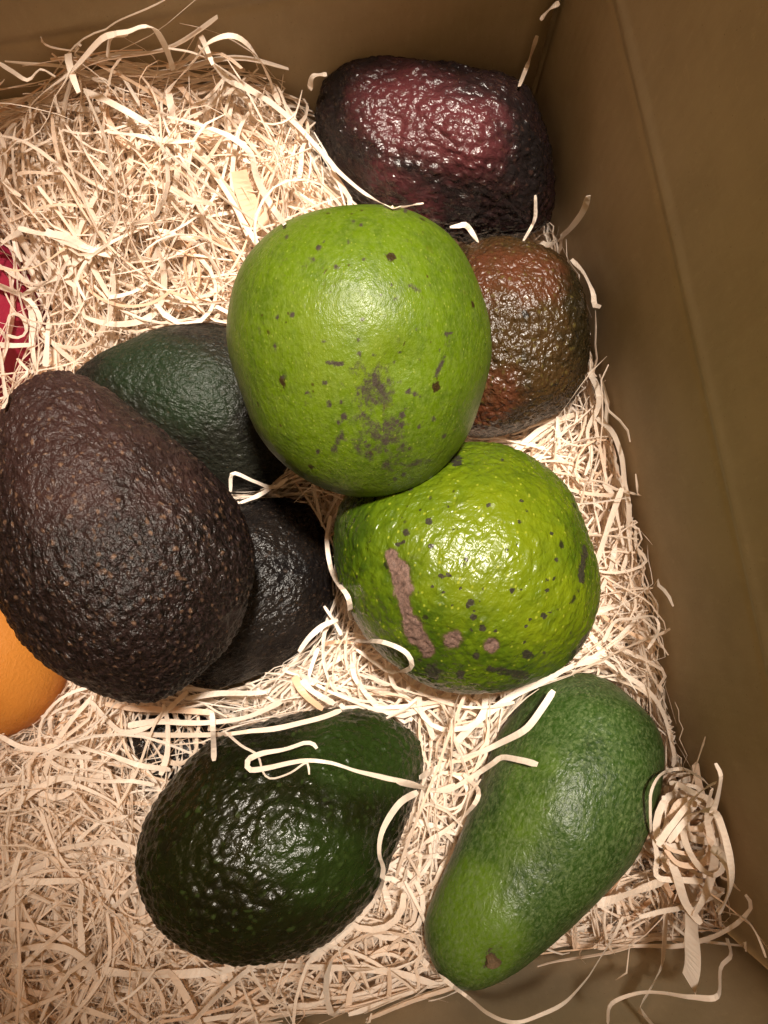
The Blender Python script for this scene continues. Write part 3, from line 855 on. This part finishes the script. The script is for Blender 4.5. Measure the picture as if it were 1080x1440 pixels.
WS = [
 ([(446,1053),(440,1046),(427,1044),(400,1053),(369,1060),(349,1071),(351,1084),(373,1082),(409,1073),(435,1069),(462,1071),(498,1084),(538,1093),(578,1102),(609,1111),(640,1104)],6.5,[.006,.010,.003,.001,.004],'long wood strand curling in a loop over the very dark green avocado'),
 ([(316,1029),(340,1048),(364,1062),(371,1087),(382,1095),(409,1087),(431,1073),(435,1089)],4,[.002,.006,.003],'thin wood strand hooked through the loop on the very dark green avocado'),
 ([(587,1113),(560,1131),(538,1167),(533,1202),(538,1224),(529,1260),(498,1300),(449,1344),(420,1365)],7,.002,'wood strand hugging the right flank of the very dark green avocado'),
 ([(779,972),(762,996),(738,1025),(704,1044),(666,1061),(623,1076),(589,1093)],9,[.008,.004,.002],'pointed wood strand sticking up over the smooth green avocado\'s left shoulder'),
 ([(757,1076),(733,1069),(707,1065),(690,1076),(656,1097),(627,1112),(589,1107),(560,1097)],9,[.006,.004,.003],'kinked wood strand with hair-thin tip touching the smooth green avocado'),
 ([(651,1088),(673,1112),(664,1136),(632,1165),(599,1184)],8,.004,'yellowish wood strand bent like a hook left of the smooth green avocado',.85),
 ([(640,1045),(676,1011),(704,991),(733,972),(772,953),(810,934),(849,929)],11,[.002,.004,.003],'wide straight wood strand lying along the lower edge of the scarred avocado'),
 ([(849,931),(878,948),(907,967),(926,991),(940,1025),(948,1064),(945,1078)],7,.002,'wood strand arching round the right shoulder of the smooth green avocado'),
 ([(1022,1319),(1027,1344),(1013,1361),(1009,1400),(974,1401),(936,1397),(899,1397),(861,1411),(855,1439)],6,[.003,.006,.006,.004],'flat wood strand bent in a square against the front wall'),
 ([(876,1289),(863,1317),(841,1350),(819,1383),(797,1408),(767,1425),(729,1437),(690,1430),(651,1396),(608,1362),(574,1324)],5.5,[.006,.006,.005,.003],'long wood strand sweeping round the stem end of the smooth green avocado'),
 ([(972,1244),(972,1283),(973,1317),(974,1355),(969,1383)],22,[.012,.014,.012],'broad flat wood strip hanging down from the corner tangle',.5),
 ([(919,1178),(924,1203),(922,1228),(930,1236),(958,1238),(988,1240)],8,.020,'angular wood strand bent at right angles in the corner tangle'),
 ([(1002,1192),(1016,1203),(1027,1222),(1027,1247),(1016,1272),(1008,1283)],11,.026,'bright curved wood strand on the right side of the corner tangle'),
 ([(916,1179),(915,1141),(916,1112),(931,1088),(960,1081),(984,1093),(1003,1112)],5,[.006,.010,.016],'wood strand arching over the top of the corner tangle'),
 ([(1006,1073),(1014,1093),(1009,1122),(1000,1145)],9,.028,'short leaf-shaped wood tip rising above the corner tangle',.6),
 ([(940,1184),(969,1150),(1003,1141),(1017,1165),(1027,1208),(1029,1247),(1013,1285)],9,[.026,.030,.026],'large outer loop of wood strand in the corner tangle'),
 ([(926,1189),(945,1160),(969,1131),(993,1107),(1005,1100)],9,.030,'diagonal wood strand crossing the upper corner tangle'),
 ([(935,1195),(955,1215),(985,1215),(1000,1195),(990,1168),(965,1166),(950,1185)],7,.024,'small closed ring of wood strand inside the corner tangle',.9),
 ([(931,1120),(940,1150),(935,1180),(950,1230),(965,1270),(985,1300)],9,.022,'slanting wood strand running down through the corner tangle'),
 ([(1000,1110),(995,1150),(1005,1200),(995,1250),(975,1290)],10,.022,'upright wood strand at the back of the corner tangle',.3),
 ([(900,1290),(935,1280),(965,1275),(1000,1262),(1015,1255)],8,.016,'level wood strand at the foot of the corner tangle'),
 ([(1013,1280),(1045,1290),(1062,1310),(1072,1330),(1078,1345)],3,.010,'hair-thin wood fibre reaching from the tangle to the front right corner'),
 ([(838,1270),(870,1262),(905,1250),(935,1238)],10,.012,'blunt wood strip between the smooth green avocado and the corner tangle',.4),
 ([(828,523),(840,547),(842,573),(827,607),(832,640),(822,668)],7,.004,'pale wood strand hanging below the reddish brown avocado'),
 ([(840,587),(860,607),(873,640),(880,680),(885,720),(883,773),(873,807)],7,.002,'long wood strand bowed against the right wall',.7),
 ([(846,905),(850,900),(863,873),(890,870),(920,868),(927,887),(912,913)],6,[.002,.012,.016],'wood strand hooked outwards in front of the right wall'),
 ([(850,680),(863,697),(868,720),(873,745)],8,.004,'short bright wood strand right of the scarred avocado'),
 ([(846,830),(858,800),(866,765)],8,.004,'forked wood splinter standing by the right wall'),
 ([(466,726),(461,763),(471,809),(489,840),(492,871)],8,[.004,.006,.004],'white wood strand hanging between the small black and scarred avocados'),
 ([(456,851),(471,877),(481,895)],6,.004,'short wood splinter right of the small black avocado'),
 ([(500,900),(538,903),(570,918),(577,939),(544,944),(502,913)],7,.005,'folded loop of wood strand at the scarred avocado\'s lower left'),
 ([(326,690),(328,664),(355,674),(383,685),(404,674)],8,.003,'bent wood strand wedged between dusky green and small black avocados'),
 ([(339,708),(360,697),(383,685)],7,.003,'short wood splinter leaning on the small black avocado'),
 ([(280,65),(320,110),(380,145),(440,200),(480,245),(540,287),(595,288)],7,[.010,.008,.004,.002],'long wood strand running from the back heap to the top green avocado'),
 ([(633,321),(645,319),(658,318),(671,340)],8,.003,'small wood curl between the purple and top green avocados'),
 ([(753,274),(754,290),(753,309),(737,337)],5,.002,'thin upright wood splinter on the purple avocado'),
 ([(828,274),(822,295),(809,315),(778,343),(753,340)],9,[.006,.004,.002],'forked wood strand between the purple and reddish brown avocados'),
 ([(803,365),(822,385),(834,410),(836,428),(844,431)],8,.003,'curly wood strand right of the reddish brown avocado'),
 ([(787,3),(774,14),(759,28)],6,.002,'short wood sliver at the top of the back corner',.3),
 ([(756,50),(745,85),(731,120)],7,.002,'pale wood sliver standing in the back corner behind the purple avocado',.3),
 ([(34,179),(47,145),(98,102),(145,55),(179,49)],7,[.004,.010,.012],'wood strand climbing the left side of the back heap'),
 ([(150,80),(155,52),(179,45),(200,36),(217,40),(234,70),(243,98)],7,[.010,.014,.008],'wood strand arching at the very top of the back heap'),
 ([(234,132),(273,85),(294,60),(324,51),(349,64),(375,102),(392,145)],8,[.004,.014,.014,.004],'wide wood strand forming a hoop against the back wall'),
 ([(234,68),(277,77),(332,111),(383,145),(430,196)],7,[.010,.008,.004],'wood strand sloping down the right side of the back heap'),
 ([(119,128),(162,147),(213,177)],9,.007,'broad pale wood strand across the middle of the back heap'),
 ([(235,165),(280,175),(325,192),(350,215),(360,250),(380,290),(400,315)],8,[.006,.006,.004],'bright wood strand curving down to the top green avocado\'s upper left'),
 ([(336,240),(343,268),(356,298),(370,320)],32,.004,'broad tan wood shaving beside the top green avocado',.95),
 ([(150,185),(200,192),(240,198),(270,200)],6,.007,'slim pink-tipped wood strand on the back heap',.5),
 ([(0,88),(20,100),(42,112),(58,97),(78,108)],6,.010,'wavy wood strand at the left end of the back heap'),
 ([(435,125),(440,108),(460,105)],7,.004,'ragged wood tuft beside the purple avocado'),
 ([(65,327),(110,345),(155,357)],11,.006,'broad pale wood strand right of the crimson fruit'),
 ([(33,413),(67,398),(98,387),(98,373),(84,347)],7,.004,'wood strand bent into an elbow over the crimson fruit'),
 ([(25,320),(55,329),(89,333),(124,349)],8,.006,'wood strand above the crimson fruit'),
 ([(67,342),(69,373),(69,396),(66,430)],8,.003,'upright wood strand along the right edge of the crimson fruit'),
 ([(33,376),(44,364),(53,351),(60,335)],7,.003,'short slanting wood strand on the upper crimson fruit'),
 ([(-8,398),(0,402),(22,411),(40,422),(53,440),(58,456)],8,.003,'white wood strand crossing the middle of the crimson fruit'),
 ([(7,467),(13,444),(31,447),(38,467),(27,475),(12,470)],6,.003,'ring of wood strand on the crimson fruit'),
 ([(-8,487),(27,487),(47,487)],8,.003,'level wood strand low on the crimson fruit'),
 ([(42,433),(46,455),(44,480),(50,520)],9,.002,'broad wood strand down the lower crimson fruit'),
 ([(2,375),(18,384),(30,392),(42,398)],7,.002,'small wood strand on the crimson fruit near the frame edge'),
 ([(-6,350),(10,335),(25,325),(35,305)],8,.003,'wood strand leaving the upper left of the crimson fruit'),
 ([(-8,520),(6,500),(10,480),(-5,460)],6,.003,'curved wood strand at the lower left of the crimson fruit'),
 ([(24,504),(32,514),(40,524),(20,545),(6,575)],7,.003,'wood strand between the crimson fruit and the big brown avocado'),
 ([(67,449),(66,480),(64,516)],8,.003,'pale upright wood strand just right of the crimson fruit'),
 ([(0,1035),(30,1050),(64,1054),(94,1061),(130,1066)],9,.006,'wide wood strand below the orange fruit'),
 ([(98,1050),(143,1058),(188,1073),(240,1084)],7,.006,'wood strand pointing at the very dark green avocado from the left'),
 ([(128,986),(150,1013),(173,1029),(203,1024),(233,1001),(263,971)],9,.004,'sagging wood strand under the tip of the big brown avocado'),
 ([(146,990),(190,996),(225,998),(300,1002)],8,.002,'orange-tinted wood strand running under the big brown avocado',.92),
 ([(262,982),(306,975),(345,974),(376,973)],8,.004,'level wood strand below the small black avocado'),
 ([(180,1020),(230,1015),(290,1016),(350,1008),(395,985)],9,.004,'wood strand bridging the dark gap above the very dark green avocado'),
 ([(296,1003),(300,1042),(302,1069)],8,.006,'wood strand dangling onto the very dark green avocado\'s upper left'),
 ([(190,1033),(271,1033),(373,1027),(444,1013),(480,998)],8,.003,'wood strand along the upper edge of the very dark green avocado'),
 ([(230,990),(236,1020),(235,1060),(225,1090)],9,.004,'broad wood strand hanging over the dark gap'),
 ([(413,949),(427,976),(453,996)],12,.006,'peach coloured wood strip below the small black avocado',1.0),
 ([(425,955),(440,972),(470,990)],10,.007,'white wood strip next to the peach one'),
 ([(420,915),(435,895),(455,880),(478,872)],8,.005,'wood strand rising beside the small black avocado\'s base'),
 ([(545,935),(555,965),(580,990),(600,1015),(610,1040)],9,.005,'wood strand slanting below the scarred avocado'),
 ([(23,1133),(56,1110),(90,1095),(150,1099),(218,1103)],8,.006,'bent wood strand left of the very dark green avocado'),
 ([(113,1181),(143,1159),(180,1149)],9,.006,'short wide wood strand in the middle of the lower left bed'),
 ([(143,1365),(210,1369),(300,1367),(330,1362)],11,.006,'wide flat wood strand under the very dark green avocado\'s lower end'),
 ([(116,1350),(113,1294),(116,1245),(103,1240),(20,1240)],9,.006,'right-angled wood strand in the lower left bed'),
 ([(23,1358),(17,1294),(19,1238),(30,1196)],8,.006,'upright wood strand near the lower left frame edge'),
]
for row in WS:
    traced(*row)

# --- the rest of the tangle in the front corner: curled strands wound round one another
for k in range(34):
    cx, cy, cz = 968 + rng.normal(0, 16), 1165 + rng.normal(0, 38), 0.018 + rng.normal(0, 0.007)
    c0 = unproject(cx, cy, cz)
    R0 = rng.uniform(0.004, 0.012)
    n = 22
    aa = rng.uniform(0, 6.28) + np.linspace(0, rng.choice([-1, 1]) * rng.uniform(2.0, 6.5), n)
    ax = Vector((rng.normal(0, .5), rng.normal(0, .5), 1)).normalized()
    q = ax.to_track_quat('Z', 'Y').to_matrix()
    L = [c0 + np.array(q @ Vector((R0 * math.cos(a) * (1 + .3 * math.sin(1.7 * a)), 1.5 * R0 * math.sin(a), 0.004 * (i / n - .5) + 0.0015 * math.sin(3 * a)))) for i, a in enumerate(aa)]
    L = np.array(L)
    A, B = to_box(L[:, 0], L[:, 1])
    A = np.minimum(A, -0.004); B = np.maximum(B, 0.004)
    L[:, 0], L[:, 1] = from_box(A, B)
    Ls = settle(L[None])
    if len(Ls):
        wd, tn = rng.choice([0.0007, 0.0012, 0.0017, 0.0022]), float(tints(1)[0])
        look = ('thin ' if wd < 0.0009 else 'broad ' if wd > 0.0015 else 'narrow ') + ('small ' if R0 < 0.007 else 'large ') + ('peach' if tn > 0.8 else 'cream' if tn < 0.4 else 'pale')
        one_strand('wood_strand', Ls[0], wd, tn,
                   look + ' curl of wood strand wound into the tangle in the front right corner', 'strands of the corner tangle')
